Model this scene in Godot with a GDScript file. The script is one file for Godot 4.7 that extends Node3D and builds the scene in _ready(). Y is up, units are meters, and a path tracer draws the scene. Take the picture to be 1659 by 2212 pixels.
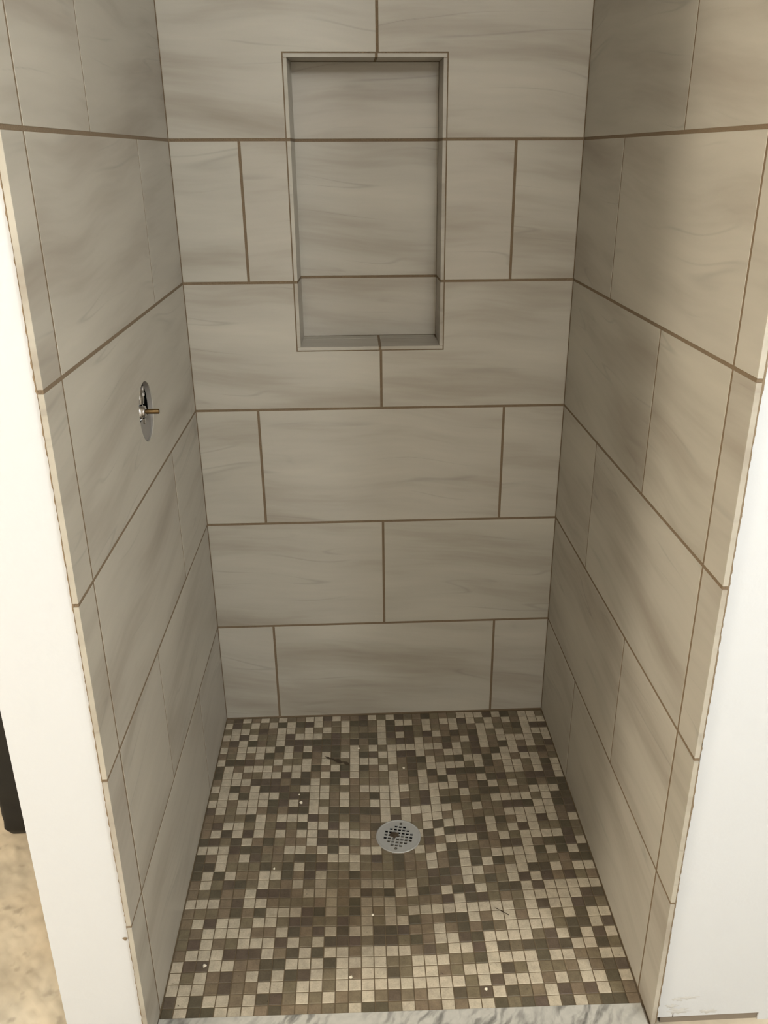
extends Node3D
# A tiled shower alcove: twelve-by-twenty-four stone-look tiles, a recessed niche, a mosaic floor falling to a round drain.
# x right, y up, z towards the room; the shower's rear wall stands at z = 0.

const W := 0.91291            # width of the alcove
const ROW_1 := 0.30142        # height of the first horizontal joint
const PITCH := 0.305          # tile plus joint
const JOINT := 0.0062
const FRONT := 0.981          # where the side walls end
const WHITE_Z := 0.976        # face of the white walls
const ROOM_TOP := 2.44

var rng := RandomNumberGenerator.new()
var used := {}
var M := {}

# ---------------------------------------------------------------- small helpers
func numbered(called: String) -> String:
	var k: int = used.get(called, 0)
	used[called] = k + 1
	return called if k == 0 else "%s_%03d" % [called, k]

func tag(o: Node, label: String, category: String, group := "", kind := "") -> void:
	if label: o.set_meta("label", label)
	if category: o.set_meta("category", category)
	if group: o.set_meta("group", group)
	if kind: o.set_meta("kind", kind)

func put(called: String, mesh: Mesh, m: Material, parent: Node = self) -> MeshInstance3D:
	var o := MeshInstance3D.new()
	o.name = numbered(called) if parent == self else called
	o.mesh = mesh
	o.material_override = m
	o.cast_shadow = GeometryInstance3D.SHADOW_CASTING_SETTING_ON
	parent.add_child(o, true)
	return o

func root(called: String, at := Vector3.ZERO) -> Node3D:
	var o := Node3D.new()
	o.name = numbered(called)
	add_child(o)
	o.position = at
	return o

class Build:
	var v := PackedVector3Array()
	var n := PackedVector3Array()
	var uv := PackedVector2Array()
	var c := PackedColorArray()
	var tint := Color.WHITE
	func tri(a: Vector3, b: Vector3, d: Vector3, hint: Vector3, ua := Vector2.ZERO, ub := Vector2.ZERO, ud := Vector2.ZERO) -> void:
		var m := (d - a).cross(b - a)
		if m.length_squared() < 1e-18: return
		if m.dot(hint) < 0.0:
			var t := b; b = d; d = t
			var s := ub; ub = ud; ud = s
			m = -m
		m = m.normalized()
		for p in [a, b, d]: v.append(p)
		for k in 3:
			n.append(m)
			c.append(tint)
		uv.append(ua); uv.append(ub); uv.append(ud)
	func quad(a: Vector3, b: Vector3, d: Vector3, e: Vector3, hint: Vector3, ua := Vector2.ZERO, ub := Vector2.ZERO, ud := Vector2.ZERO, ue := Vector2.ZERO) -> void:
		tri(a, b, d, hint, ua, ub, ud)
		tri(a, d, e, hint, ua, ud, ue)
	func box(lo: Vector3, hi: Vector3) -> void:
		for ax in 3:
			var p := (ax + 1) % 3
			var q := (ax + 2) % 3
			for s in 2:
				var pts: Array[Vector3] = []
				for k in [[0, 0], [1, 0], [1, 1], [0, 1]]:
					var x := Vector3.ZERO
					x[ax] = hi[ax] if s == 1 else lo[ax]
					x[p] = hi[p] if k[0] == 1 else lo[p]
					x[q] = hi[q] if k[1] == 1 else lo[q]
					pts.append(x)
				var h := Vector3.ZERO
				h[ax] = 1.0 if s == 1 else -1.0
				var us: Array[Vector2] = []
				for x in pts: us.append(Vector2(x[p], x[q]))
				quad(pts[0], pts[1], pts[2], pts[3], h, us[0], us[1], us[2], us[3])
	func done(smooth := false) -> ArrayMesh:
		if smooth:
			var at := {}
			for i in v.size():
				var k := (v[i] * 20000.0).round()
				at[k] = at.get(k, Vector3.ZERO) + n[i]
			for i in v.size():
				n[i] = (at[(v[i] * 20000.0).round()] as Vector3).normalized()
		var a := []
		a.resize(Mesh.ARRAY_MAX)
		a[Mesh.ARRAY_VERTEX] = v
		a[Mesh.ARRAY_NORMAL] = n
		a[Mesh.ARRAY_TEX_UV] = uv
		a[Mesh.ARRAY_COLOR] = c
		var m := ArrayMesh.new()
		m.add_surface_from_arrays(Mesh.PRIMITIVE_TRIANGLES, a)
		return m

# where a point of a surface lies: along, up, and out of the surface
func on_back(u: float, y: float, d: float) -> Vector3:
	var t := clampf(u / W, 0, 1)
	return Vector3(u + lerpf(-0.00941, -0.00448, t) * (y - 0.8), y, d)
func on_left(z: float, y: float, d: float) -> Vector3:
	return Vector3((-0.00941 + 0.00611 * z) * (y - 0.8) - 0.01313 * z + d, y, z)
func on_right(z: float, y: float, d: float) -> Vector3:
	return Vector3(W + (-0.00448 + 0.00227 * z) * (y - 0.8) - 0.01059 * z - d, y, z)

func inset(p: PackedVector2Array, by: float) -> PackedVector2Array:
	var out := PackedVector2Array()
	var n := p.size()
	for i in n:
		var a := (p[i] - p[(i + n - 1) % n]).normalized()
		var b := (p[(i + 1) % n] - p[i]).normalized()
		var na := Vector2(-a.y, a.x)
		var nb := Vector2(-b.y, b.x)
		out.append(p[i] + (na + nb) / (1.0 + na.dot(nb)) * by)
	return out

# one ceramic piece: outline counter-clockwise in the surface's plane, face at d = lift, thickness behind it
func slab(on: Callable, p: PackedVector2Array, lift: float, thick: float, bevel: float, off := Vector2.ZERO, b: Build = null, flip := false) -> Build:
	if b == null: b = Build.new()
	var q := inset(p, bevel)
	var mid := Vector2.ZERO
	for x in p: mid += x / p.size()
	var out: Vector3 = on.call(mid.x, mid.y, 1.0) - on.call(mid.x, mid.y, 0.0)
	var pt := func(x: Vector2, d: float) -> Vector3: return on.call(x.x, x.y, d)
	var tex := func(x: Vector2) -> Vector2:
		var w := x + off
		return Vector2(w.y, w.x) / 2.4 if flip else Vector2(w.x / 2.4, -w.y / 1.2)
	var ix := Geometry2D.triangulate_polygon(q)
	for k in range(0, ix.size(), 3):
		var x := q[ix[k]]; var y := q[ix[k + 1]]; var z := q[ix[k + 2]]
		b.tri(pt.call(x, lift), pt.call(y, lift), pt.call(z, lift), out, tex.call(x), tex.call(y), tex.call(z))
	var n := p.size()
	for i in n:
		var j := (i + 1) % n
		var e := (p[j] - p[i]).normalized()
		var h2 := Vector2(e.y, -e.x)
		var h: Vector3 = pt.call(p[i] + h2 * 0.01, lift) - pt.call(p[i], lift)
		b.quad(pt.call(q[i], lift), pt.call(q[j], lift), pt.call(p[j], lift - bevel * 0.8), pt.call(p[i], lift - bevel * 0.8), h + out.normalized() * 0.01, tex.call(q[i]), tex.call(q[j]), tex.call(p[j]), tex.call(p[i]))
		var low := p[i] + h2 * thick
		var low_2 := p[j] + h2 * thick
		b.quad(pt.call(p[i], lift - bevel * 0.8), pt.call(p[j], lift - bevel * 0.8), pt.call(p[j], lift - thick), pt.call(p[i], lift - thick), h, tex.call(p[i]), tex.call(p[j]), tex.call(low_2), tex.call(low))
	return b

# mortar bed behind the tiles, in cells small enough to follow the slightly twisted walls
func backing(on: Callable, r: Array, lift: float, thick: float, b: Build) -> void:
	var nx := maxi(1, ceili((r[2] - r[0]) / 0.16))
	var ny := maxi(1, ceili((r[3] - r[1]) / 0.16))
	for i in nx:
		for j in ny:
			var x0 := lerpf(r[0], r[2], float(i) / nx); var x1 := lerpf(r[0], r[2], float(i + 1) / nx)
			var y0 := lerpf(r[1], r[3], float(j) / ny); var y1 := lerpf(r[1], r[3], float(j + 1) / ny)
			var out: Vector3 = on.call(x0, y0, 1.0) - on.call(x0, y0, 0.0)
			for s in 2:
				var d := lift - thick * s
				b.quad(on.call(x0, y0, d), on.call(x1, y0, d), on.call(x1, y1, d), on.call(x0, y1, d), out if s == 0 else -out)
	var edge := rect(r[0], r[1], r[2], r[3])
	for k in 4:
		var p := edge[k]; var q := edge[(k + 1) % 4]
		var e := (q - p).normalized()
		var h: Vector3 = on.call(p.x + e.y * 0.01, p.y - e.x * 0.01, lift) - on.call(p.x, p.y, lift)
		b.quad(on.call(p.x, p.y, lift), on.call(q.x, q.y, lift), on.call(q.x, q.y, lift - thick), on.call(p.x, p.y, lift - thick), h)

func rect(x0: float, y0: float, x1: float, y1: float) -> PackedVector2Array:
	return PackedVector2Array([Vector2(x0, y0), Vector2(x1, y0), Vector2(x1, y1), Vector2(x0, y1)])

func tex_spot(w: float, h: float) -> Vector2:
	return Vector2(rng.randf_range(0.0, maxf(0.0, 2.4 - w)), rng.randf_range(0.0, maxf(0.0, 1.2 - h)))

func tone(m := 1.0) -> Color:
	var k := (1.0 + rng.randf_range(-0.035, 0.035)) * m
	return Color(k * (1 + rng.randf_range(-0.008, 0.008)), k, k * (1 + rng.randf_range(-0.012, 0.012)))

func wall_tile(parent: Node, on: Callable, p: PackedVector2Array, shade := 1.0, called := "wall_tile", thick := 0.008, flip := false) -> MeshInstance3D:
	var lo := p[0]; var hi := p[0]
	for x in p:
		lo = lo.min(x); hi = hi.max(x)
	var off := tex_spot(hi.x - lo.x, hi.y - lo.y) - lo
	if flip:
		off = Vector2(rng.randf_range(0, 1.2), rng.randf_range(0, 2.0)) - lo
	var b := Build.new()
	b.tint = tone(shade)
	slab(on, p, rng.randf_range(-0.0001, 0.0003), thick, 0.0004, off, b, flip)
	return put(called, b.done(), M.tile, parent)

# ---------------------------------------------------------------- textures and materials
func noise(sd: int, freq: float, oct := 4) -> FastNoiseLite:
	var f := FastNoiseLite.new()
	f.seed = sd
	f.noise_type = FastNoiseLite.TYPE_SIMPLEX_SMOOTH
	f.frequency = freq
	f.fractal_type = FastNoiseLite.FRACTAL_FBM
	f.fractal_octaves = oct
	return f

func picture(w: int, h: int, f: Callable, mips := true) -> ImageTexture:
	var data := PackedByteArray()
	data.resize(w * h * 3)
	var i := 0
	for y in h:
		for x in w:
			var c: Color = f.call(x, y)
			data[i] = clampi(int(c.r * 255.0), 0, 255)
			data[i + 1] = clampi(int(c.g * 255.0), 0, 255)
			data[i + 2] = clampi(int(c.b * 255.0), 0, 255)
			i += 3
	var im := Image.create_from_data(w, h, false, Image.FORMAT_RGB8, data)
	if mips: im.generate_mipmaps()
	return ImageTexture.create_from_image(im)

func plain(c: Color, rough: float, metal := 0.0) -> StandardMaterial3D:
	var m := StandardMaterial3D.new()
	m.albedo_color = c
	m.roughness = rough
	m.metallic = metal
	return m

func relief(sd: int, freq: float, bump: float, size := 512) -> NoiseTexture2D:
	var t := NoiseTexture2D.new()
	t.width = size; t.height = size
	t.seamless = true
	t.as_normal_map = true
	t.bump_strength = bump
	t.noise = noise(sd, freq, 4)
	return t

func stone_texture() -> ImageTexture:
	var broad := noise(11, 1.0, 2)
	var band := noise(12, 1.0, 3)
	var fine := noise(13, 1.0, 3)
	var vein := noise(14, 1.0, 2)
	var bend := noise(15, 1.0, 2)
	var where := noise(16, 1.0, 2)
	var w := 1536; var h := 768
	return picture(w, h, func(px: int, py: int) -> Color:
		var x := px * 2.4 / w
		var y := py * 1.2 / h
		var b := bend.get_noise_2d(x * 1.5, y * 1.5) * 0.034
		var ys := y - x * 0.075 + b                         # the bands fall a little to the right
		var t := broad.get_noise_2d(x * 1.1, ys * 4.0) * 0.48
		t += band.get_noise_2d(x * 1.5, ys * 12.0) * 0.52
		t += fine.get_noise_2d(x * 7.0, ys * 80.0) * 0.13
		var r := absf(vein.get_noise_2d(x * 0.9 + 40.0, (y - x * 0.05 + b) * 12.0))
		var s := clampf(where.get_noise_2d(x * 2.2, ys * 6.0) * 2.4 - 0.15, 0.0, 1.0)
		var line := clampf(1.0 - r / 0.05, 0.0, 1.0) * s
		var dark := clampf(-t, 0.0, 1.0)
		var light := clampf(t, 0.0, 1.0)
		var k := 1.0 + light * 0.10 - dark * 0.21 - line * 0.09
		var c := Color(0.672, 0.652, 0.610) * k
		# the darker bands lean to grey-brown
		return Color(c.r * (1.0 + dark * 0.015), c.g * (1.0 - dark * 0.02), c.b * (1.0 - dark * 0.045)))

func marble_texture() -> ImageTexture:
	var a := noise(31, 1.0, 4)
	var b := noise(32, 1.0, 4)
	var w := 1024; var h := 256
	return picture(w, h, func(px: int, py: int) -> Color:
		var x := px * 1.0 / w
		var y := py * 0.25 / h
		# grey veins that lean like strokes of a pen, broken into blotches
		var along := x * 0.55 - y * 0.83
		var across := x * 0.83 + y * 0.55 + a.get_noise_2d(x * 9.0, y * 9.0) * 0.012
		var v := clampf(b.get_noise_2d(across * 52.0, along * 15.0) * 1.6 + 0.15, 0.0, 1.0)
		var patch := clampf(0.55 + a.get_noise_2d(x * 4.0 + 9.0, y * 4.0) * 1.6, 0.0, 1.0)
		var k := 0.69 - 0.27 * v * patch + a.get_noise_2d(x * 60.0, y * 60.0) * 0.035
		return Color(k * 0.995, k * 0.985, k * 0.95))

func dust_texture() -> ImageTexture:
	var a := noise(41, 1.0, 4)
	var b := noise(42, 1.0, 4)
	var s := 512
	return picture(s, s, func(px: int, py: int) -> Color:
		var x := px * 1.6 / s
		var y := py * 1.6 / s
		var k := 0.70 + a.get_noise_2d(x * 4.0, y * 4.0) * 0.09 + b.get_noise_2d(x * 26.0, y * 26.0) * 0.035
		var spot := clampf(b.get_noise_2d(x * 15.0 + 70.0, y * 15.0) * 4.0 - 1.5, 0, 1)
		k -= spot * 0.12
		var warm := a.get_noise_2d(x * 2.0 + 30.0, y * 2.0) * 0.03
		return Color(k * (1.0 + warm), k * 0.935, k * (0.83 - warm)))

func speckle_texture() -> ImageTexture:
	var a := noise(51, 1.0, 4)
	var b := noise(52, 1.0, 3)
	var s := 512
	return picture(s, s, func(px: int, py: int) -> Color:
		var x := px * 0.5 / s
		var y := py * 0.5 / s
		var k := 0.93 + a.get_noise_2d(x * 40.0, y * 40.0) * 0.09 + b.get_noise_2d(x * 220.0, y * 220.0) * 0.07
		var spot := clampf(b.get_noise_2d(x * 120.0 + 70.0, y * 120.0) * 5.0 - 2.6, 0, 1) * clampf(a.get_noise_2d(x * 9.0, y * 9.0) * 3.0, 0, 1)
		k -= spot * 0.30
		return Color(k, k * 0.99, k * 0.97))

func make_materials() -> void:
	var t := StandardMaterial3D.new()
	t.albedo_texture = stone_texture()
	t.vertex_color_use_as_albedo = true
	t.roughness = 0.42
	t.metallic_specular = 0.42
	M.tile = t
	var g := plain(Color(0.46, 0.395, 0.315), 0.95)
	g.normal_enabled = true
	g.normal_texture = relief(3, 0.06, 5.0)
	g.uv1_triplanar = true
	g.uv1_scale = Vector3.ONE * 9.0
	M.grout = g
	M.grout_floor = plain(Color(0.40, 0.345, 0.265), 0.95)
	var ms := StandardMaterial3D.new()
	ms.albedo_texture = speckle_texture()
	ms.vertex_color_use_as_albedo = true
	ms.uv1_triplanar = true
	ms.uv1_world_triplanar = true
	ms.uv1_scale = Vector3.ONE * 2.0
	ms.roughness = 0.5
	ms.metallic_specular = 0.4
	M.mosaic = ms
	var w := plain(Color(0.785, 0.797, 0.815), 0.75)
	w.normal_enabled = true
	w.normal_texture = relief(4, 0.03, 1.5)
	w.normal_scale = 0.35
	w.uv1_triplanar = true
	w.uv1_scale = Vector3.ONE * 3.0
	M.white = w
	M.ceiling = plain(Color(0.90, 0.89, 0.87), 0.9)
	M.room = plain(Color(0.84, 0.83, 0.81), 0.9)
	var mb := StandardMaterial3D.new()
	mb.albedo_texture = marble_texture()
	mb.roughness = 0.3
	M.marble = mb
	var d := StandardMaterial3D.new()
	d.albedo_texture = dust_texture()
	d.uv1_triplanar = true
	d.uv1_world_triplanar = true
	d.uv1_scale = Vector3.ONE / 1.6
	d.roughness = 1.0
	d.metallic_specular = 0.1
	M.dust = d
	M.chrome = plain(Color(0.80, 0.80, 0.82), 0.08, 1.0)
	M.nickel = plain(Color(0.68, 0.68, 0.67), 0.5, 0.3)
	M.screw = plain(Color(0.40, 0.39, 0.36), 0.5, 0.8)
	M.brass = plain(Color(0.42, 0.34, 0.23), 0.38, 1.0)
	M.plastic = plain(Color(0.50, 0.485, 0.47), 0.35)
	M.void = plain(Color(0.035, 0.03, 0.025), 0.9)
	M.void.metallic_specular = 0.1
	M.gap = plain(Color(0.50, 0.46, 0.41), 0.95)
	M.black = plain(Color(0.055, 0.052, 0.048), 0.55)
	M.caulk = plain(Color(0.50, 0.435, 0.35), 0.9)
	M.crumb = plain(Color(0.90, 0.87, 0.80), 0.95)
	M.mud = plain(Color(0.26, 0.215, 0.16), 0.95)
	M.compound = plain(Color(0.745, 0.745, 0.74), 0.9)

# ---------------------------------------------------------------- lamps
func globe_lamp(called: String, at: Vector3, r: float, col: Color, energy: float, glow: float, label: String, stem: Vector3) -> void:
	var t := root(called, at)
	tag(t, label, "lamp")
	var s := SphereMesh.new()
	s.radius = r; s.height = r * 2.0
	s.radial_segments = 32; s.rings = 16
	var m := plain(Color(0.95, 0.93, 0.9), 0.4)
	m.emission_enabled = true
	m.emission = col
	m.emission_energy_multiplier = glow
	put("lamp_globe", s, m, t)
	var base := CylinderMesh.new()
	base.top_radius = r * 0.62; base.bottom_radius = r * 0.62
	base.height = 0.03
	var o := put("lamp_base", base, M.nickel, t)
	o.position = stem * (r + 0.012)
	if absf(stem.x) > 0.5: o.rotation.z = PI / 2
	elif absf(stem.z) > 0.5: o.rotation.x = PI / 2
	var l := OmniLight3D.new()
	l.name = "lamp_light"
	l.light_color = col
	l.light_energy = energy
	l.light_size = r
	l.omni_range = 12.0
	l.omni_attenuation = 2.0
	l.shadow_enabled = true
	t.add_child(l, true)

# ---------------------------------------------------------------- the scene
func _ready() -> void:
	rng.seed = 20240611
	var cam := Camera3D.new()
	cam.name = "camera"
	cam.fov = 61.7962
	cam.near = 0.02
	cam.far = 60.0
	cam.transform = Transform3D(Basis(Vector3(0.9987876, -0.0039052, 0.0490730), Vector3(0.0225213, 0.9226612, -0.3849534), Vector3(-0.0437744, 0.3855918, 0.9216305)).orthonormalized(), Vector3(0.36306, 1.49085, 2.05263))
	add_child(cam)
	cam.current = true
	var env := Environment.new()
	env.background_mode = Environment.BG_COLOR
	env.background_color = Color(0.02, 0.02, 0.02)
	env.tonemap_mode = Environment.TONE_MAPPER_LINEAR
	env.tonemap_exposure = 0.97
	env.sdfgi_enabled = true
	env.ssao_enabled = true
	env.ssil_enabled = true
	var we := WorldEnvironment.new()
	we.name = "surroundings"
	we.environment = env
	add_child(we)

	make_materials()
	globe_lamp("ceiling_lamp", Vector3(0.75, 2.29, 2.6), 0.12, Color(0.985, 1.0, 1.0), 0.82, 4.0, "white globe lamp under the bathroom ceiling before the shower", Vector3(0, 1, 0))
	globe_lamp("ceiling_lamp", Vector3(1.65, 2.29, 2.4), 0.12, Color(0.985, 1.0, 1.0), 1.48, 4.0, "white globe lamp under the bathroom ceiling by the right room wall", Vector3(0, 1, 0))
	globe_lamp("wall_lamp", Vector3(-2.0, 1.55, 1.75), 0.21, Color(1.0, 0.955, 0.875), 3.4, 1.6, "warm globe lamp hanging left of the shower", Vector3(0, 1, 0))

	room()
	wall_back()
	wall_side(true)
	wall_side(false)
	entry_walls()
	shower_floor()
	threshold()
	drain()
	valve()
	bin()
	crumbs()

# ---------------------------------------------------------------- room around
func room() -> void:
	var parts := {
		"wall_rear": [Vector3(-2.3, -0.1, 3.6), Vector3(2.4, ROOM_TOP + 0.1, 3.7), M.room],
		"wall_west": [Vector3(-2.4, -0.1, -1.1), Vector3(-2.3, ROOM_TOP + 0.1, 3.7), M.room],
		"wall_east": [Vector3(2.4, -0.1, 0.8), Vector3(2.5, ROOM_TOP + 0.1, 3.7), M.room],
		"wall_north": [Vector3(-2.4, -0.1, -1.2), Vector3(-0.1, ROOM_TOP + 0.1, -1.1), M.room],
		"ceiling": [Vector3(-2.4, ROOM_TOP, -1.2), Vector3(2.5, ROOM_TOP + 0.1, 3.7), M.ceiling],
	}
	for k: String in parts:
		var b := Build.new()
		b.box(parts[k][0], parts[k][1])
		tag(put(k, b.done(), parts[k][2]), "", "", "", "structure")
	# dusty subfloor: a fine, lumpy surface where the photograph shows it, coarse elsewhere
	var b := Build.new()
	var lump := noise(61, 1.0, 4)
	var hgt := func(x: float, z: float) -> float:
		var k := clampf((-0.16 - x) / 0.05, 0, 1) * clampf((x + 0.75) / 0.1, 0, 1) * clampf(z / 0.1, 0, 1) * clampf((1.35 - z) / 0.1, 0, 1)
		var f := lump.get_noise_2d(x * 9.0, z * 9.0)
		var g := lump.get_noise_2d(x * 38.0 + 50.0, z * 38.0)
		return -0.006 + k * (maxf(0.0, f) * 0.007 + maxf(0.0, g - 0.12) * 0.012)
	var xs: Array[float] = [-2.4]
	for i in 73: xs.append(-0.78 + i * 0.01)
	xs.append_array([0.0, 0.9, 2.5])
	var zs: Array[float] = [-1.2]
	for i in 141: zs.append(0.0 + i * 0.01)
	zs.append(3.7)
	for i in xs.size() - 1:
		for j in zs.size() - 1:
			if xs[i] >= -0.061 and xs[i] < 0.9 and zs[j + 1] < 0.9: continue
			var p := func(a: int, c: int) -> Vector3: return Vector3(xs[a], hgt.call(xs[a], zs[c]), zs[c])
			b.quad(p.call(i, j), p.call(i + 1, j), p.call(i + 1, j + 1), p.call(i, j + 1), Vector3.UP)
	b.box(Vector3(-2.4, -0.15, -1.2), Vector3(2.5, -0.05, 3.7))
	tag(put("floor", b.done(true), M.dust), "dusty beige subfloor outside the shower", "", "", "structure")

# ---------------------------------------------------------------- rear wall with its niche
const N_L := 0.254
const N_R := 0.6085
const N_B := 1.0540
const N_T := 1.6925

func row_y(k: int) -> float:
	return 0.0 if k == 0 else ROW_1 + PITCH * (k - 1)

func wall_back() -> void:
	var b := Build.new()
	var lo := Vector2(-0.03, -0.05)
	var hi := Vector2(W + 0.03, ROOM_TOP)
	for r in [[lo.x, lo.y, hi.x, N_B], [lo.x, N_T, hi.x, hi.y], [lo.x, N_B, N_L, N_T], [N_R, N_B, hi.x, N_T]]:
		backing(on_back, r, -0.0005, 0.11, b)
	var wall := put("wall_back", b.done(), M.grout)
	tag(wall, "tiled rear wall of the shower with a recessed niche", "", "", "structure")
	var g := JOINT / 2.0
	for k in 8:
		var y0 := row_y(k) + (0.004 if k == 0 else g)
		var y1 := row_y(k + 1) - g
		var cuts: Array[float] = []
		if k % 2 == 0: cuts = [0.0015, 0.1520, 0.7620, W - 0.0015]
		else: cuts = [0.0015, 0.4565, W - 0.0015]
		for i in cuts.size() - 1:
			var x0 := cuts[i] + (g if i > 0 else 0.0)
			var x1 := cuts[i + 1] - (g if i < cuts.size() - 2 else 0.0)
			if k == 4 and i == 1:
				wall_tile(wall, on_back, rect(x0, y0, N_L, y1))
				wall_tile(wall, on_back, rect(N_R, y0, x1, y1))
			elif k == 3:       # the niche bites into the upper corner
				if i == 0: wall_tile(wall, on_back, PackedVector2Array([Vector2(x0, y0), Vector2(x1, y0), Vector2(x1, N_B), Vector2(N_L, N_B), Vector2(N_L, y1), Vector2(x0, y1)]))
				else: wall_tile(wall, on_back, PackedVector2Array([Vector2(x0, y0), Vector2(x1, y0), Vector2(x1, y1), Vector2(N_R, y1), Vector2(N_R, N_B), Vector2(x0, N_B)]))
			elif k == 5:
				if i == 0: wall_tile(wall, on_back, PackedVector2Array([Vector2(x0, y0), Vector2(N_L, y0), Vector2(N_L, N_T), Vector2(x1, N_T), Vector2(x1, y1), Vector2(x0, y1)]), 1.03)
				else: wall_tile(wall, on_back, PackedVector2Array([Vector2(N_R, y0), Vector2(x1, y0), Vector2(x1, y1), Vector2(x0, y1), Vector2(x0, N_T), Vector2(N_R, N_T)]), 0.99)
			else:
				wall_tile(wall, on_back, rect(x0, y0, x1, y1))
	niche(wall)

func niche(wall: Node3D) -> void:
	# mortar box behind the lining
	var depth := 0.0925
	var b := Build.new()
	var c := func(u: float, y: float, d: float) -> Vector3: return on_back(u, y, d)
	var e := 0.0100
	var corners := [Vector2(N_L + e, N_B + e), Vector2(N_R - e, N_B + e), Vector2(N_R - e, N_T - e), Vector2(N_L + e, N_T - e)]
	var rear := [Vector2(N_L + e + 0.0045, N_B + e + 0.009), Vector2(N_R - e, N_B + e + 0.009), Vector2(N_R - e, N_T - e), Vector2(N_L + e + 0.0045, N_T - e)]
	for i in 4:
		var j := (i + 1) % 4
		var p: Vector2 = corners[i]; var q: Vector2 = corners[j]
		var pr: Vector2 = rear[i]; var qr: Vector2 = rear[j]
		var mid := Vector2((N_L + N_R) / 2, (N_B + N_T) / 2)
		var h2 := (mid - (p + q) / 2).normalized()
		var far_p := p + (p - mid).sign() * 0.018; var far_q := q + (q - mid).sign() * 0.018
		b.quad(c.call(p.x, p.y, -0.0008), c.call(q.x, q.y, -0.0008), c.call(qr.x, qr.y, -0.095), c.call(pr.x, pr.y, -0.095), Vector3(h2.x, h2.y, 0))
		b.quad(c.call(p.x, p.y, -0.0008), c.call(q.x, q.y, -0.0008), c.call(far_q.x, far_q.y, -0.0008), c.call(far_p.x, far_p.y, -0.0008), Vector3(0, 0, 1))
	b.quad(c.call(N_L, N_B, -depth - 0.0012), c.call(N_R, N_B, -depth - 0.0012), c.call(N_R, N_T, -depth - 0.0012), c.call(N_L, N_T, -depth - 0.0012), Vector3(0, 0, 1))
	b.quad(c.call(N_L - 0.02, N_B - 0.02, -0.115), c.call(N_R + 0.02, N_B - 0.02, -0.115), c.call(N_R + 0.02, N_T + 0.02, -0.115), c.call(N_L - 0.02, N_T + 0.02, -0.115), Vector3(0, 0, -1))
	var box := put("niche", b.done(), M.grout, wall)
	box.set_meta("label", "recessed rectangular niche lined with cut tile")
	var back := func(u: float, y: float, d: float) -> Vector3: return on_back(u, y, d - depth)
	var y1 := row_y(4); var y2 := row_y(5)
	var g := JOINT / 2.0
	wall_tile(box, back, rect(N_L + 0.013, N_B + 0.020, N_R - 0.011, y1 - g), 1.0, "niche_tile")
	wall_tile(box, back, rect(N_L + 0.013, y1 + g, N_R - 0.011, y2 - g), 1.0, "niche_tile")
	wall_tile(box, back, rect(N_L + 0.013, y2 + g, N_R - 0.011, N_T - 0.0115), 0.97, "niche_tile")
	# jambs: their raw front edges stand flush with the wall
	var left := func(s: float, y: float, d: float) -> Vector3: return on_back(N_L + 0.0105 + 0.05 * s + d, y, 0.0002 - s)
	var right := func(s: float, y: float, d: float) -> Vector3: return on_back(N_R - 0.0105 - d, y, 0.0002 - s)
	for side in [left, right]:
		for r in [[N_B + 0.0115, y1 - g], [y1 + g, y2 - g], [y2 + g, N_T - 0.0115]]:
			wall_tile(box, side, rect(0.0, r[0], depth - 0.001, r[1]), 0.98, "niche_jamb_tile", 0.0078)
	# head and sill, each in two lengths; the sill rises to the back and ends in a narrow filler strip
	var head := func(u: float, s: float, d: float) -> Vector3: return on_back(u, N_T - 0.0105 - d, 0.0002 - s)
	var sill := func(u: float, s: float, d: float) -> Vector3: return on_back(u, N_B + 0.0105 + s * 0.10 + d, 0.0002 - s)
	var m := 0.4545
	for r in [[N_L + 0.003, m - g], [m + g, N_R - 0.003]]:
		wall_tile(box, head, rect(r[0], 0.0, r[1], depth - 0.001), 0.98, "niche_head_tile", 0.0078)
		wall_tile(box, sill, rect(r[0], 0.0, r[1], 0.0655), 0.98, "niche_sill_tile", 0.0078)
		wall_tile(box, sill, rect(maxf(r[0], N_L + 0.014), 0.0675, minf(r[1], N_R - 0.014), depth - 0.002), 0.94, "niche_sill_strip", 0.0078)

# ---------------------------------------------------------------- side walls
const HOLE := Vector2(0.4753, 1.0466)
const HOLE_R := 0.0565

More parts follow.
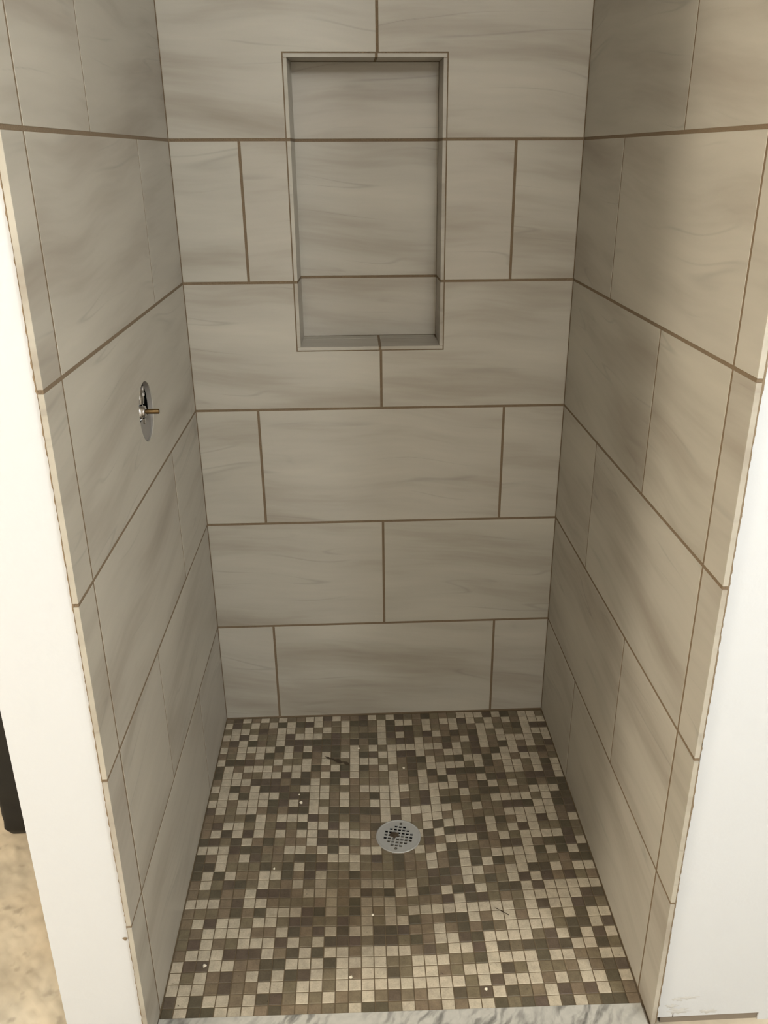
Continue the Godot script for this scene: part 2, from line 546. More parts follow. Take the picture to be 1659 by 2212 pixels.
func wall_side(is_left: bool) -> void:
	var on: Callable = on_left if is_left else on_right
	var b := Build.new()
	var far := -0.02
	var cuts_y := [[far, -0.05, FRONT - 0.001, ROOM_TOP]]
	if is_left:
		var q := 0.063
		cuts_y = [[far, -0.05, FRONT - 0.001, HOLE.y - q], [far, HOLE.y + q, FRONT - 0.001, ROOM_TOP], [far, HOLE.y - q, HOLE.x - q, HOLE.y + q], [HOLE.x + q, HOLE.y - q, FRONT - 0.001, HOLE.y + q]]
	for r in cuts_y:
		backing(on, r, -0.0005, 0.0085, b)
	var wall := put("wall_left" if is_left else "wall_right", b.done(), M.grout)
	tag(wall, "tiled left wall of the shower with the valve opening" if is_left else "tiled right wall of the shower", "", "", "structure")
	var g := JOINT / 2.0
	var trim := 0.9072
	for k in 8:
		var y0 := row_y(k) + (0.003 if k == 0 else g)
		var y1 := row_y(k + 1) - g
		var cut := 0.3040 if k % 2 == 0 else 0.6120
		var shade := 0.96 if k >= 3 else 1.0
		var spans := [[0.003, cut - g * 0.85, (0.93 if k == 5 else shade)], [cut + g * 0.85, trim - g * 1.0, 1.02]]
		if is_left and k == 3: spans = [[0.003, trim - g * 1.0, 1.0]]
		for s in spans:
			if is_left and k == 3 and s[0] < HOLE.x and s[1] > HOLE.x:
				holed_tile(wall, s[0], y0, s[1], y1)
			else:
				wall_tile(wall, on, rect(s[0], y0, s[1], y1), s[2])
		wall_tile(wall, on, rect(trim + g * 1.0, y0, FRONT + 0.001, y1), 1.0, "trim_tile", 0.0078)

func holed_tile(wall: Node, x0: float, y0: float, x1: float, y1: float) -> void:
	var b := Build.new()
	b.tint = tone(1.0)
	var off := tex_spot(x1 - x0, y1 - y0) - Vector2(x0, y0)
	var tx := func(p: Vector2) -> Vector2: return Vector2((p.x + off.x) / 2.4, -(p.y + off.y) / 1.2)
	var angles: Array[float] = []
	for k in 72: angles.append(TAU * k / 72.0)
	for c in [Vector2(x0, y0), Vector2(x1, y0), Vector2(x1, y1), Vector2(x0, y1)]:
		angles.append(fposmod((c - HOLE).angle(), TAU))
	angles.sort()
	var rim: Array[Vector2] = []
	var edge: Array[Vector2] = []
	for a in angles:
		var d := Vector2.from_angle(a)
		rim.append(HOLE + d * HOLE_R)
		var t := 1e9
		if d.x > 1e-9: t = minf(t, (x1 - HOLE.x) / d.x)
		if d.x < -1e-9: t = minf(t, (x0 - HOLE.x) / d.x)
		if d.y > 1e-9: t = minf(t, (y1 - HOLE.y) / d.y)
		if d.y < -1e-9: t = minf(t, (y0 - HOLE.y) / d.y)
		edge.append(HOLE + d * t)
	var p := func(q: Vector2, d: float) -> Vector3: return on_left(q.x, q.y, d)
	for i in angles.size():
		var j := (i + 1) % angles.size()
		b.quad(p.call(rim[i], 0.0), p.call(rim[j], 0.0), p.call(edge[j], 0.0), p.call(edge[i], 0.0), Vector3.RIGHT, tx.call(rim[i]), tx.call(rim[j]), tx.call(edge[j]), tx.call(edge[i]))
		var mid := (rim[i] + rim[j]) / 2 - HOLE
		b.quad(p.call(rim[i], 0.0), p.call(rim[j], 0.0), p.call(rim[j], -0.008), p.call(rim[i], -0.008), Vector3(0, -mid.y, -mid.x), tx.call(rim[i]), tx.call(rim[j]), tx.call(rim[j]), tx.call(rim[i]))
		var m2 := (edge[i] + edge[j]) / 2 - HOLE
		b.quad(p.call(edge[i], 0.0), p.call(edge[j], 0.0), p.call(edge[j], -0.008), p.call(edge[i], -0.008), Vector3(0, m2.y, m2.x), tx.call(edge[i]), tx.call(edge[j]), tx.call(edge[j]), tx.call(edge[i]))
	put("wall_tile", b.done(), M.tile, wall)

# ---------------------------------------------------------------- white wall ends either side of the opening
func entry_walls() -> void:
	# left: a short partition that ends at x = -0.153; the valve cavity is left open in it
	var b := Build.new()
	var x0 := -0.153
	var cy := HOLE.y; var cz := HOLE.x; var q := 0.064
	b.box(Vector3(x0, -0.05, -0.16), Vector3(-0.07, ROOM_TOP, WHITE_Z))
	var near := func(z0: float, y_0: float, z1: float, y_1: float) -> void:
		var f := func(z: float, y: float, d: float) -> Vector3: return on_left(z, y, -0.0098 + d)
		var pts := rect(z0, y_0, z1, y_1)
		var out := []
		for s in pts: out.append(f.call(s.x, s.y, 0.0))
		var low := []
		for s in pts: low.append(Vector3(-0.07, s.y, s.x))
		b.quad(out[0], out[1], out[2], out[3], Vector3.RIGHT)
		for i in 4:
			var j := (i + 1) % 4
			var e := pts[j] - pts[i]
			b.quad(out[i], out[j], low[j], low[i], Vector3(0, -e.x, e.y))
	near.call(-0.16, -0.05, WHITE_Z, cy - q)
	near.call(-0.16, cy + q, WHITE_Z, ROOM_TOP)
	near.call(-0.16, cy - q, cz - q, cy + q)
	near.call(cz + q, cy - q, WHITE_Z, cy + q)
	var left := put("wall_entry_left", b.done(), M.white)
	tag(left, "white painted wall end left of the shower opening", "", "", "structure")
	# dark valve cavity
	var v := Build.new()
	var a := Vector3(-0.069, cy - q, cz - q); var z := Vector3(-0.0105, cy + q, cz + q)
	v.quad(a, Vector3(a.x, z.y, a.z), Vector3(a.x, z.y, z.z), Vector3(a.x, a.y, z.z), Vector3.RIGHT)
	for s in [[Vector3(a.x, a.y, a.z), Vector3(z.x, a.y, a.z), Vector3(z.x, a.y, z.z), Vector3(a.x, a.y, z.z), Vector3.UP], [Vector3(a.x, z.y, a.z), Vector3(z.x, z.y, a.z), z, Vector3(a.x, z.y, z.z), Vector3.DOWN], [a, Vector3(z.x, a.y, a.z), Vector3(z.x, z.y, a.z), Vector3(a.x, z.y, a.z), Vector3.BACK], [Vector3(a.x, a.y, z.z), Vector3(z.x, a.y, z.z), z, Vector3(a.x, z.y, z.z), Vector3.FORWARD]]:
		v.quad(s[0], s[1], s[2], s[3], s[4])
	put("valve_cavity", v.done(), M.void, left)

	# right: a long wall, its board stopping short of the floor beside the shower
	var r := Build.new()
	var wx := func(y: float) -> float: return on_right(FRONT, y, -0.0125).x
	var bottom := 0.0125
	var gap_end := 1.110
	var ys := [bottom, 0.4, 0.8, 1.2, 1.6, 2.0, ROOM_TOP]
	for i in ys.size() - 1:
		var p0 := Vector3(wx.call(ys[i]), ys[i], WHITE_Z); var p1 := Vector3(wx.call(ys[i + 1]), ys[i + 1], WHITE_Z)
		r.quad(p0, p1, Vector3(gap_end, ys[i + 1], WHITE_Z), Vector3(gap_end, ys[i], WHITE_Z), Vector3.BACK)
		r.quad(p0, p1, Vector3(p1.x, p1.y, 0.95), Vector3(p0.x, p0.y, 0.95), Vector3.LEFT)
	r.box(Vector3(gap_end, -0.05, 0.85), Vector3(2.45, ROOM_TOP, WHITE_Z))
	r.box(Vector3(0.9305, 0.03, 0.85), Vector3(gap_end, ROOM_TOP, WHITE_Z - 0.004))
	r.box(Vector3(0.9305, bottom, 0.965), Vector3(gap_end, 0.031, WHITE_Z - 0.0004))
	r.box(Vector3(0.935, -0.05, -0.16), Vector3(1.0, ROOM_TOP, 0.85))
	r.box(Vector3(-0.16, -0.05, -0.26), Vector3(1.0, ROOM_TOP, -0.16))
	var right := put("wall_entry_right", r.done(), M.white)
	tag(right, "white painted wall right of the shower opening, chipped along its foot", "", "", "structure")
	var dark := Build.new()
	dark.box(Vector3(0.925, -0.02, 0.90), Vector3(1.1095, 0.0124, WHITE_Z - 0.0032))
	put("floor_gap", dark.done(), M.gap, right)

	# ragged grout line between the trim tile and the paint
	for side in 2:
		var c := Build.new()
		var jag := noise(71 + side, 1.0, 3)
		var n := 520
		var prev: Array[Vector3] = []
		for i in n + 1:
			var y := lerpf(0.0, 2.3, float(i) / n)
			var wide: float = (0.0036 if side == 0 else 0.0054) + jag.get_noise_1d(y * 70.0) * 0.0016 + jag.get_noise_1d(y * 7.0 + 40.0) * 0.0012
			var inner := on_left(FRONT, y, -0.0072) if side == 0 else on_right(FRONT, y, -0.0074)
			var sgn := -1.0 if side == 0 else 1.0
			var outer := inner + Vector3(sgn * maxf(0.0012, wide), 0, 0)
			var row: Array[Vector3] = [Vector3(inner.x, y, WHITE_Z + 0.0030), Vector3(outer.x, y, WHITE_Z + 0.0008), Vector3(outer.x + sgn * 0.0003, y, WHITE_Z - 0.002), Vector3(inner.x, y, WHITE_Z - 0.002)]
			if i > 0:
				var hints := [Vector3(0, 0, 1), Vector3(sgn, 0, 0), Vector3(0, 0, -1), Vector3(-sgn, 0, 0)]
				for k in 4: c.quad(prev[k], prev[(k + 1) % 4], row[(k + 1) % 4], row[k], hints[k])
			prev = row
		put("grout_edge", c.done(), M.caulk, left if side == 0 else right)
	# joint compound smeared along the foot of the right wall, and a chip in the left wall's edge
	for s in [[Vector2(0.950, 0.0585), 0.011, 0.0045], [Vector2(0.967, 0.062), 0.020, 0.004], [Vector2(0.941, 0.040), 0.010, 0.006], [Vector2(0.955, 0.028), 0.018, 0.007], [Vector2(1.008, 0.024), 0.016, 0.005]]:
		var o := Build.new()
		var wob := noise(rng.randi() % 1000, 1.0, 2)
		var at: Vector2 = s[0]
		var last := Vector3.ZERO
		var cen := Vector3(at.x, at.y, WHITE_Z + 0.0016)
		for k in 25:
			var ang := TAU * k / 24.0
			var rr: float = 1.0 + wob.get_noise_2d(cos(ang) * 2.0, sin(ang) * 2.0) * 0.9
			var p := Vector3(at.x + cos(ang) * s[1] * rr, maxf(0.014, at.y + sin(ang) * s[2] * rr), WHITE_Z + 0.0003)
			if k > 0: o.tri(cen, last, p, Vector3.BACK)
			last = p
		put("compound_smear", o.done(true), M.compound, right)
	var chip := Build.new()
	chip.box(Vector3(0.9455, 0.0125, WHITE_Z - 0.002), Vector3(0.9467, 0.024, WHITE_Z + 0.0006))
	put("hairline_crack", chip.done(), M.mud, right)
	var hole := Build.new()
	var cc := Vector3(-0.0268, 0.2694, WHITE_Z + 0.0010)
	var pr := Vector3.ZERO
	for k in 13:
		var ang := TAU * k / 12.0
		var p := cc + Vector3(cos(ang) * (0.004 + 0.002 * sin(ang * 3)), sin(ang) * 0.0042, -0.0006)
		if k > 0: hole.tri(cc, pr, p, Vector3.BACK)
		pr = p
	put("chipped_spot", hole.done(), M.caulk, left)

# ---------------------------------------------------------------- mosaic floor
# one letter a tile, rear row first: L pale, m middling, d dark
const FLOOR := [
	"mdLmLmLmmLLdLmmdLmLdmmdmmmLLLdLdmLLm",
	"LdmLmLdLddLmmLddmLdLLmLmLLdLmLmLmLLL",
	"mLLmdmLLmLmLmLmmmLdddmLmmLmmLLmmdLdd",
	"LLdLmmLdLLLmdmmddLdLdmdLmdmdLmLmmLLL",
	"mdLdmmLddddddmdmdLmddLmmdmLdLmLLLLmL",
	"LmLLLLdLdLdddmLmLmLLLLLLdLmdLmdLmLmd",
	"mmLmLdmLmdmLdLLddLLddLmmLLmdmdLLdmdm",
	"LdddmmLmmLmLmmLLLmLmddLmmdLLdLLmLLmm",
	"dLmLLLmLLLdmLdLdmLmmdmLLLLmLdmLLmLdL",
	"dLLmmLLdLdmLddLmmmLmdLdLddddmmLLmLdL",
	"mLLLdddmddLmdLmmmmLmmLmdLmmLddmmdddL",
	"LLdmLdddmLLLmmmLLLLLmLLLLdmdLmLmdmdd",
	"mLLdLLLdddLLmLmmdLLmmdLmmLmddmmmLLLd",
	"LLmLLLddLdLmmLmmLLLdmdLddmdmLLLLmLdd",
	"dLmLLmdmddLLdddddLmLLLLLmmLmmdddLLdd",
	"mmmmdLmLLLdmdmdmmLdLmLLmLmmmmLLLLLmd",
	"mdLLmLmdmdLLdLmmdmmmmLdLLmdLdmLLdLmL",
	"mLdLdLmLmLLdLLLLmmmmLdLddddLmLdLmmdm",
	"ddmdLmdmmmLdddmmmmmmmdmLLLdmLmLLLLdm",
	"LLLdddmmLLmLdLmLLmmmLmLdmmmmddLmdddL",
	"dmLmLdmmmddmLLLmdmdmmLmdLdmLLLLdLdLd",
	"ddLmmmdmdLddmmLmmmdmmLmdLdLdmLLmmmdd",
	"dLdLmmLLdmdLmmdmmmmmmdddLLmmLLddLmLL",
	"mLmddmLmmLmLmmmLLLmLmddmLmdmLdLdmdmm",
	"mmdmmLdddmLLLmLdmdLLddLddLmddLdLLLLL",
	"LLLmdLLmmmmmLmdLLLmmmmdLddmmmLLLLLdd",
	"mmmmdmdLLLddLmdLmLmLLLLLLLLLmLdLLddm",
	"mLdLLmLLmddmmdmLmLLdmmddLmLLmLLmLdLL",
	"mmLLLLmmLdmdLdLLdddmmLmdmdmLLLLmddLd",
	"mdLmmLLLdLmLdddmddmdmLLddLLLLmdLdLdL",
	"mLLLdddLmdLdLLmLLLLmdmLLdLdmddddLLdm",
	"LddLLmmddLLLdLLLLmmLLLmmdLLLLdLLmmLL",
	"LmLmdmLdLddLmLmLLdmLLmmLLLdmLmmmLmdd",
	"LLLmdmmLLmLLmLLLLLLLLLLmLdLLLmLmLLdL",
	"dLdLLmLddmLmLmmLmdmmLLdmdLdmmLdmdLmm",
	"dLddLLLmdmmmmmLddmLmmLmLLdmddLdLmddm",
]
const DRAIN := Vector2(0.4695, 0.4655)
const DRAIN_R := 0.0535

const DRAIN_Y := -0.0158

func fall(x: float, z: float) -> float:
	var tx := minf(1.0, absf(x - 0.455) / 0.455)
	var tz := clampf((0.485 - z) / 0.485 if z < 0.485 else (z - 0.485) / 0.44, 0, 1)
	var y := -0.018 * pow(1.0 - tx, 1.6) * (1.0 - pow(tz, 1.1))
	return lerpf(DRAIN_Y, y, smoothstep(0.060, 0.13, Vector2(x, z).distance_to(DRAIN)))

func grid(r: float, c: float) -> Vector2:
	var dz := -0.0045 * maxf(0.0, 1.0 - r / 7.0)
	return Vector2(0.0041 - 0.0004 * r + 0.0254 * c, -0.0010 + 0.0258 * r + 0.0003 * c + dz)

func mosaic_piece(r: int, c: int, b: Build) -> bool:
	var half := 0.00095 / 0.0254
	var pts: Array[Vector2] = [grid(r + half, c + half), grid(r + half, c + 1 - half), grid(r + 1 - half, c + 1 - half), grid(r + 1 - half, c + half)]
	for i in 4:
		var p := pts[i]
		p.y = maxf(p.y, 0.003)
		var xl := on_left(p.y, 0.0, 0.0).x + 0.002
		var xr := on_right(p.y, 0.0, 0.0).x - 0.002
		p.x = clampf(p.x, xl, xr)
		pts[i] = p
	if pts[1].x - pts[0].x < 0.003: return false
	var poly := PackedVector2Array(pts)
	var cut := false
	var mid := (pts[0] + pts[2]) / 2
	if mid.distance_to(DRAIN) < 0.07:      # pieces are nipped round to fit the drain
		var ring := PackedVector2Array()
		for k in 40: ring.append(DRAIN + Vector2.from_angle(TAU * k / 40.0) * 0.0470)
		var left := Geometry2D.clip_polygons(poly, ring)
		if left.is_empty(): return false
		cut = left[0] != poly
		poly = left[0]
		if poly.size() < 3: return false
		if Geometry2D.is_polygon_clockwise(poly) != Geometry2D.is_polygon_clockwise(PackedVector2Array(pts)): poly.reverse()
	var wob := rng.randf_range(-0.0003, 0.0003)
	var kind: String = FLOOR[r][c]
	var base := Color(0.53, 0.475, 0.385)
	var j := rng.randf()
	if kind == "m": base = Color(0.20, 0.168, 0.116) if j < 0.5 else Color(0.222, 0.176, 0.126)
	elif kind == "d": base = Color(0.115, 0.098, 0.07) if j < 0.6 else Color(0.128, 0.10, 0.078)
	var k := 1.0 + rng.randf_range(-0.07, 0.07)
	# tracked-in dirt before the drain dulls the pale pieces
	var dirt := clampf(1.0 - ((mid - Vector2(0.36, 0.66)) / Vector2(0.24, 0.17)).length(), 0, 1)
	base = base * Color(1, 1, 1).lerp(Color(0.55, 0.50, 0.44) if kind == "L" else Color(0.74, 0.70, 0.64), minf(1.0, dirt * 1.3))
	b.tint = Color(base.r * k, base.g * k, base.b * k)
	if cut:
		var ix := Geometry2D.triangulate_polygon(poly)
		if ix.is_empty(): return false
		var at := func(q: Vector2, d: float) -> Vector3: return Vector3(q.x, fall(q.x, q.y) + d, q.y)
		for t in range(0, ix.size(), 3): b.tri(at.call(poly[ix[t]], wob), at.call(poly[ix[t + 1]], wob), at.call(poly[ix[t + 2]], wob), Vector3.UP)
		for i in poly.size():
			var u := poly[i]; var w := poly[(i + 1) % poly.size()]
			b.quad(at.call(u, wob), at.call(w, wob), at.call(w, -0.004), at.call(u, -0.004), Vector3((w - u).y, 0, -(w - u).x))
		return true
	var top: Array[Vector3] = []
	var rim: Array[Vector3] = []
	var low: Array[Vector3] = []
	for p in pts:
		var q := p.move_toward(mid, 0.0013)
		top.append(Vector3(q.x, fall(q.x, q.y) + wob, q.y))
		rim.append(Vector3(p.x, fall(p.x, p.y) + wob - 0.0007, p.y))
		low.append(Vector3(p.x, fall(p.x, p.y) - 0.004, p.y))
	b.quad(top[0], top[1], top[2], top[3], Vector3.UP)
	for i in 4:
		var h := Vector3(((pts[i] + pts[(i + 1) % 4]) / 2 - mid).x, 0, ((pts[i] + pts[(i + 1) % 4]) / 2 - mid).y)
		b.quad(top[i], top[(i + 1) % 4], rim[(i + 1) % 4], rim[i], h + Vector3.UP * 0.01)
		b.quad(rim[i], rim[(i + 1) % 4], low[(i + 1) % 4], low[i], h)
	return true

func shower_floor() -> void:
	var b := Build.new()
	var n := 96
	var p := func(i: int, j: int) -> Vector3:
		var z := lerpf(-0.01, 0.945, float(j) / n)
		var x := lerpf(on_left(z, 0, 0).x - 0.004, on_right(z, 0, 0).x + 0.004, float(i) / n)
		return Vector3(x, fall(x, z) - 0.0013, z)
	for i in n:
		for j in n:
			var q: Vector3 = p.call(i, j)
			if Vector2(q.x + 0.0048, q.z + 0.005).distance_to(DRAIN) < 0.0465: continue
			b.quad(p.call(i, j), p.call(i + 1, j), p.call(i + 1, j + 1), p.call(i, j + 1), Vector3.UP)
	var fl := put("floor_shower", b.done(), M.grout_floor)
	tag(fl, "mosaic shower floor of pale, tan and dark brown squares", "", "", "structure")
	var mass := Build.new()
	for r in 36:
		for c in 36:
			if r < 28:
				mosaic_piece(r, c, mass)
			else:
				var t := Build.new()
				if mosaic_piece(r, c, t): put("mosaic_tile", t.done(), M.mosaic, fl)
	# smears of dried mud trodden onto the squares
	for mark in [[Vector2(0.2879, 0.1758), Vector2(0.3560, 0.2130), 0.0022, 0.0125], [Vector2(0.6616, 0.6960), Vector2(0.6891, 0.7202), 0.0012, 0.0030], [Vector2(0.0215, 0.8945), Vector2(0.0245, 0.8990), 0.0016, 0.0016]]:
		var w := Build.new()
		var p0: Vector2 = mark[0]; var p1: Vector2 = mark[1]
		var side := (p1 - p0).normalized().orthogonal()
		var wob := noise(95, 1.0, 2)
		var lift := func(q: Vector2) -> Vector3: return Vector3(q.x, fall(q.x, q.y) + 0.0010, q.y)
		var last := [p0, p0]
		for k in range(1, 13):
			var u := k / 12.0
			var c0 := p0.lerp(p1, u)
			var wide: float = lerpf(mark[2], mark[3], sin(u * PI * 0.75)) * (1.0 if k < 12 else 0.15)
			var now := [c0 + side * wide * (0.5 + wob.get_noise_2d(u * 4.0, 0.0) * 0.8), c0 - side * wide * (0.5 + wob.get_noise_2d(u * 4.0, 9.0) * 0.8)]
			w.quad(lift.call(last[0]), lift.call(last[1]), lift.call(now[1]), lift.call(now[0]), Vector3.UP)
			last = now
		put("mud_smear", w.done(), M.mud, fl)
	var m := put("mosaic_field", mass.done(), M.mosaic, fl)
	m.set_meta("kind", "stuff")

func threshold() -> void:
	var b := Build.new()
	var f := func(x: float, z: float, d: float) -> Vector3: return Vector3(x, d, z)
	var p := PackedVector2Array([Vector2(-0.0085, 0.9235), Vector2(0.9005, 0.9375), Vector2(0.8990, 1.085), Vector2(-0.0125, 1.085)])
	var q := p.duplicate()
	slab(f, p, 0.0025, 0.02, 0.001, Vector2(0.05, 0.0), b)
	for i in b.uv.size(): b.uv[i] = Vector2(b.v[i].x, (b.v[i].z - 0.9) * 4.0)
	tag(put("trim_1", b.done(), M.marble), "white marble threshold with grey veins at the shower opening", "", "", "structure")

# ---------------------------------------------------------------- drain
func drain() -> void:
	var y := DRAIN_Y + 0.0016
	var t := root("shower_drain", Vector3(DRAIN.x, y, DRAIN.y))
	tag(t, "round brushed metal drain strainer set in the mosaic shower floor", "drain")
	t.rotation.y = deg_to_rad(-12.5)
	var g := CSGCombiner3D.new()
	g.name = "strainer"
	t.add_child(g, true)
	var disc := CSGCylinder3D.new()
	disc.name = "disc"
	disc.radius = DRAIN_R - 0.001
	disc.height = 0.003
	disc.sides = 72
	disc.position.y = -0.0015
	disc.material = M.nickel
	g.add_child(disc, true)
	var rows := [3, 5, 7, 7, 7, 5, 3]
	var s := 0.0101
	for i in 7:
		for j in rows[i]:
			var h := CSGBox3D.new()
			h.name = "slot"
			h.size = Vector3(0.0071, 0.02, 0.0071)
			h.position = Vector3((j - (rows[i] - 1) / 2.0) * s, 0, (i - 3) * s)
			h.operation = CSGShape3D.OPERATION_SUBTRACTION
			h.material = M.nickel
			g.add_child(h, true)
	# raised rim
	var b := Build.new()
	var prof := [Vector2(0.0495, 0.0), Vector2(0.0505, 0.0007), Vector2(0.0525, 0.0007), Vector2(0.0537, -0.0003), Vector2(0.0537, -0.004)]
	lathe(b, prof, 72)
	put("rim", b.done(true), M.nickel, t)
	var c := Build.new()
	lathe(c, [Vector2(0.0475, -0.0031), Vector2(0.044, -0.02), Vector2(0.034, -0.05), Vector2(0.0, -0.055)], 40, true)
	put("drain_body", c.done(true), M.void, t)
	for k in [-1, 1]:
		var d := Build.new()
		lathe(d, [Vector2(0.0, 0.0007), Vector2(0.0026, 0.0006), Vector2(0.0038, -0.0002)], 20)
		var o := put("screw", d.done(true), M.screw, t)
		o.position = Vector3(0.0, 0.0003, k * 0.0405)
	# a smear of mud that clogs a few slots, lying on the strainer
	var mud := lump(0.009, 91, Vector3(1.15, 0.28, 0.95), M.mud, "mud_clump", Vector3(DRAIN.x - 0.009, y + 0.0006, DRAIN.y - 0.004))
	tag(mud, "small brown clump of mud clogging the drain strainer", "mud")

func lathe(b: Build, prof: Array, n: int, inward := false) -> void:
	for i in n:
		var a0 := TAU * i / n; var a1 := TAU * (i + 1) / n
		for k in prof.size() - 1:
			var p: Vector2 = prof[k]; var q: Vector2 = prof[k + 1]
			var f := func(v: Vector2, a: float) -> Vector3: return Vector3(cos(a) * v.x, v.y, sin(a) * v.x)
			var nd := Vector2(-(q.y - p.y), q.x - p.x)       # up for an outline that runs outwards
			var am := (a0 + a1) / 2
			var h := Vector3(cos(am) * nd.x, nd.y, sin(am) * nd.x)
			if inward: h = -h
			b.quad(f.call(p, a0), f.call(q, a0), f.call(q, a1), f.call(p, a1), h)

func lump(r: float, sd: int, stretch: Vector3, m: Material, called: String, at: Vector3) -> MeshInstance3D:
	var b := Build.new()
	var f := noise(sd, 1.0, 2)
	var nu := 12; var nv := 7
	var p := func(i: int, j: int) -> Vector3:
		var a := TAU * (i % nu) / nu; var e := PI * j / nv
		var d := Vector3(sin(e) * cos(a), cos(e), sin(e) * sin(a))
		return d * stretch * r * (1.0 + f.get_noise_3d(d.x * 1.6, d.y * 1.6, d.z * 1.6) * 0.8)
	for i in nu:
		for j in nv:
			var h: Vector3 = p.call(i, j) + p.call(i + 1, j + 1)
			b.quad(p.call(i, j), p.call(i + 1, j), p.call(i + 1, j + 1), p.call(i, j + 1), h)
	var o := put(called, b.done(), m)
	o.position = at
	return o

# ---------------------------------------------------------------- valve in its round opening
func valve() -> void:
	var t := root("shower_valve", on_left(HOLE.x, HOLE.y, 0.0))
	tag(t, "bare shower valve with a brass stem in a round opening in the left tiled wall", "valve")
	# everything below is lathed about y, then turned so that y points out of the wall (+x)
	var turn := Basis(Vector3(0, 1, 0), Vector3(1, 0, 0), Vector3(0, 0, -1))
	var add := func(called: String, prof: Array, m: Material, n := 48, smooth := true) -> MeshInstance3D:
		var b := Build.new()
		lathe(b, prof, n)
		var o := put(called, b.done(smooth), m, t)
		o.basis = turn
		return o
	# plastic guard that lines the hole: its inner face is seen on the far side
	var g := Build.new()
	lathe(g, [Vector2(0.0562, -0.0012), Vector2(0.0552, -0.0100)], 64, true)
	put("plaster_guard", g.done(true), M.plastic, t).basis = turn
	var v := Build.new()
	lathe(v, [Vector2(0.0552, -0.0100), Vector2(0.0560, -0.0240), Vector2(0.0, -0.0250)], 48, true)
	put("valve_recess", v.done(), M.void, t).basis = turn
	add.call("bonnet", [Vector2(0.0, -0.0010), Vector2(0.0085, -0.0014), Vector2(0.0110, -0.0030), Vector2(0.0115, -0.0065), Vector2(0.0145, -0.0075), Vector2(0.0150, -0.0200)], M.chrome)
	add.call("stem", [Vector2(0.0, 0.0235), Vector2(0.0040, 0.0233), Vector2(0.0048, 0.0225), Vector2(0.0048, -0.0060)], M.brass, 24)
	# chrome body above and below the bonnet: two stubby barrels and their caps
	for s in [[0.0150, 0.0500, 0.0125, 0.002], [-0.0135, -0.0260, 0.0110, 0.002], [0.0180, 0.0420, 0.0085, 0.0205]]:
		var o := Build.new()
		lathe(o, [Vector2(0.0, s[1]), Vector2(s[2] * 0.7, s[1] - 0.001 * signf(s[1])), Vector2(s[2], lerpf(s[1], s[0], 0.25)), Vector2(s[2] * 0.86, lerpf(s[1], s[0], 0.5)), Vector2(s[2], lerpf(s[1], s[0], 0.72)), Vector2(s[2] * 0.9, s[0])], 28, s[1] < 0)
		var m := put("valve_body", o.done(true), M.chrome, t)
		m.position = Vector3(-0.0150, 0, s[3] - 0.004)
	for s in [[0.0330, 0.0020], [0.0440, 0.0035]]:
		var o: MeshInstance3D = add.call("bolt", [Vector2(0.0, -0.0045), Vector2(0.0045, -0.0050), Vector2(0.0056, -0.0070), Vector2(0.0056, -0.0160)], M.chrome, 6, false)
		o.position = Vector3(0.003, s[0], s[1] - 0.006)
	# the lower lip of the guard, folded across the opening
	var f := Build.new()
	var pts: Array[Vector3] = []
	for k in 21:
		var a := lerpf(PI * 1.10, PI * 1.93, k / 20.0)
		pts.append(Vector3(-0.0055 + 0.002 * sin(PI * k / 20.0), sin(a) * 0.0548, cos(a) * 0.0548))
	var m1 := Vector3(-0.0090, -0.0150, -0.012)
	for k in pts.size() - 1:
		f.tri(m1, pts[k], pts[k + 1], Vector3.RIGHT)
		f.tri(m1 - Vector3(0.001, 0, 0), pts[k] - Vector3(0.001, 0, 0), pts[k + 1] - Vector3(0.001, 0, 0), Vector3.LEFT)
	put("guard_lip", f.done(true), M.plastic, t)

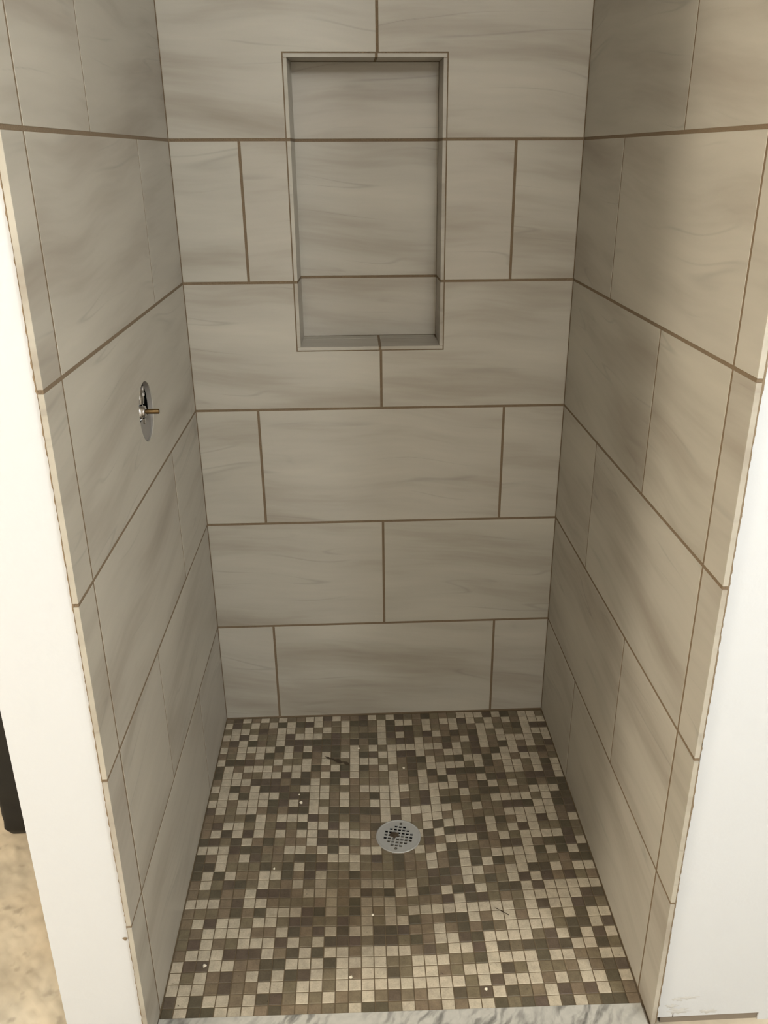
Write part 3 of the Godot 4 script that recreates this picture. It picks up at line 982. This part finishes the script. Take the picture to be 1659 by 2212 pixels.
# ---------------------------------------------------------------- black bin beyond the partition
func bin() -> void:
	var at := Vector3(-0.3325, -0.005, 0.242)
	var t := root("storage_bin", at)
	tag(t, "tall black bin on the dusty floor behind the white wall end", "bin")
	var b := Build.new()
	var n := 26
	var hw := 0.135; var hd := 0.185
	var prev: Array[Vector3] = []
	var wob := noise(81, 1.0, 2)
	var outline: Array[Vector2] = []
	for q in 4:
		var cx := (1.0 if q in [0, 3] else -1.0) * (hw - 0.012)
		var cz := (1.0 if q in [0, 1] else -1.0) * (hd - 0.012)
		for k in 5:
			var a := PI / 2 * (q + k / 4.0)
			outline.append(Vector2(cx + cos(a) * 0.012, cz + sin(a) * 0.012))
		# points along the side that follows, so that the plastic can ripple
		var n1 := outline[outline.size() - 1]
		var n2 := n1
		match q:
			0: n2 = Vector2(-(hw - 0.012), n1.y)
			1: n2 = Vector2(n1.x, -(hd - 0.012))
			2: n2 = Vector2(hw - 0.012, n1.y)
			3: n2 = Vector2(n1.x, hd - 0.012)
		for k in range(1, 6): outline.append(n1.lerp(n2, k / 6.0))
	for i in n + 1:
		var y := 0.52 * i / n
		var ring: Array[Vector3] = []
		var band := (0.0035 if i in [6, 7, 15, 22] else 0.0) - (0.009 if i == 0 else 0.0)
		for k in outline.size():
			var o := outline[k]
			var w := band + wob.get_noise_2d(o.x * 9.0, o.y * 9.0 + i * 0.9) * 0.004
			ring.append(Vector3(o.x + o.normalized().x * w, y, o.y + o.normalized().y * w))
		var m := outline.size()
		if i > 0:
			for k in m: b.quad(prev[k], prev[(k + 1) % m], ring[(k + 1) % m], ring[k], Vector3(ring[k].x / hw, 0, ring[k].z / hd))
		else:
			for k in range(1, m - 1): b.tri(ring[0], ring[k], ring[k + 1], Vector3.DOWN)
		prev = ring
	put("bin_body", b.done(true), M.black, t)
	var l := Build.new()
	var f := func(x: float, z: float, d: float) -> Vector3: return Vector3(x, 0.535 + d, z)
	slab(f, rect(-hw - 0.012, -hd - 0.012, hw + 0.012, hd + 0.012), 0.0, 0.03, 0.006, Vector2.ZERO, l)
	put("bin_lid", l.done(), M.black, t)

# ---------------------------------------------------------------- crumbs left from the tiling
func crumbs() -> void:
	var list := [
		[Vector2(0.4988, 0.2307), 0.0036, "white plaster crumb between the drain and the rear wall"],
		[Vector2(0.2270, 0.3216), 0.0025, "tiny white plaster crumb on a dark mosaic square near the left rear"],
		[Vector2(0.2330, 0.3514), 0.0050, "pale plaster flake beside a pinkish mosaic square left of the drain"],
		[Vector2(0.3820, 0.1464), 0.0034, "pale plaster crumb on the mosaic nearest the rear wall"],
		[Vector2(0.1807, 0.5635), 0.0030, "small white plaster crumb on the mosaic straight left of the drain"],
		[Vector2(0.0603, 0.8121), 0.0042, "round plaster crumb on dark mosaic by the left wall"],
		[Vector2(0.3511, 0.8518), 0.0036, "white plaster crumb in a mosaic joint left of centre near the threshold"],
		[Vector2(0.6121, 0.8918), 0.0036, "white plaster crumb on a dark mosaic square right of centre near the threshold"],
		[Vector2(0.3995, 0.6991), 0.0032, "beige plaster crumb on mosaic between the drain and the threshold"],
	]
	for i in list.size():
		var p: Vector2 = list[i][0]
		var r: float = list[i][1] * 0.8
		var o := lump(r, 200 + i, Vector3(1.0, 0.6, 1.0), M.crumb, "plaster_crumb", Vector3(p.x, fall(p.x, p.y) + r * 0.42, p.y))
		tag(o, list[i][2], "plaster crumb", "plaster crumbs on the mosaic floor")
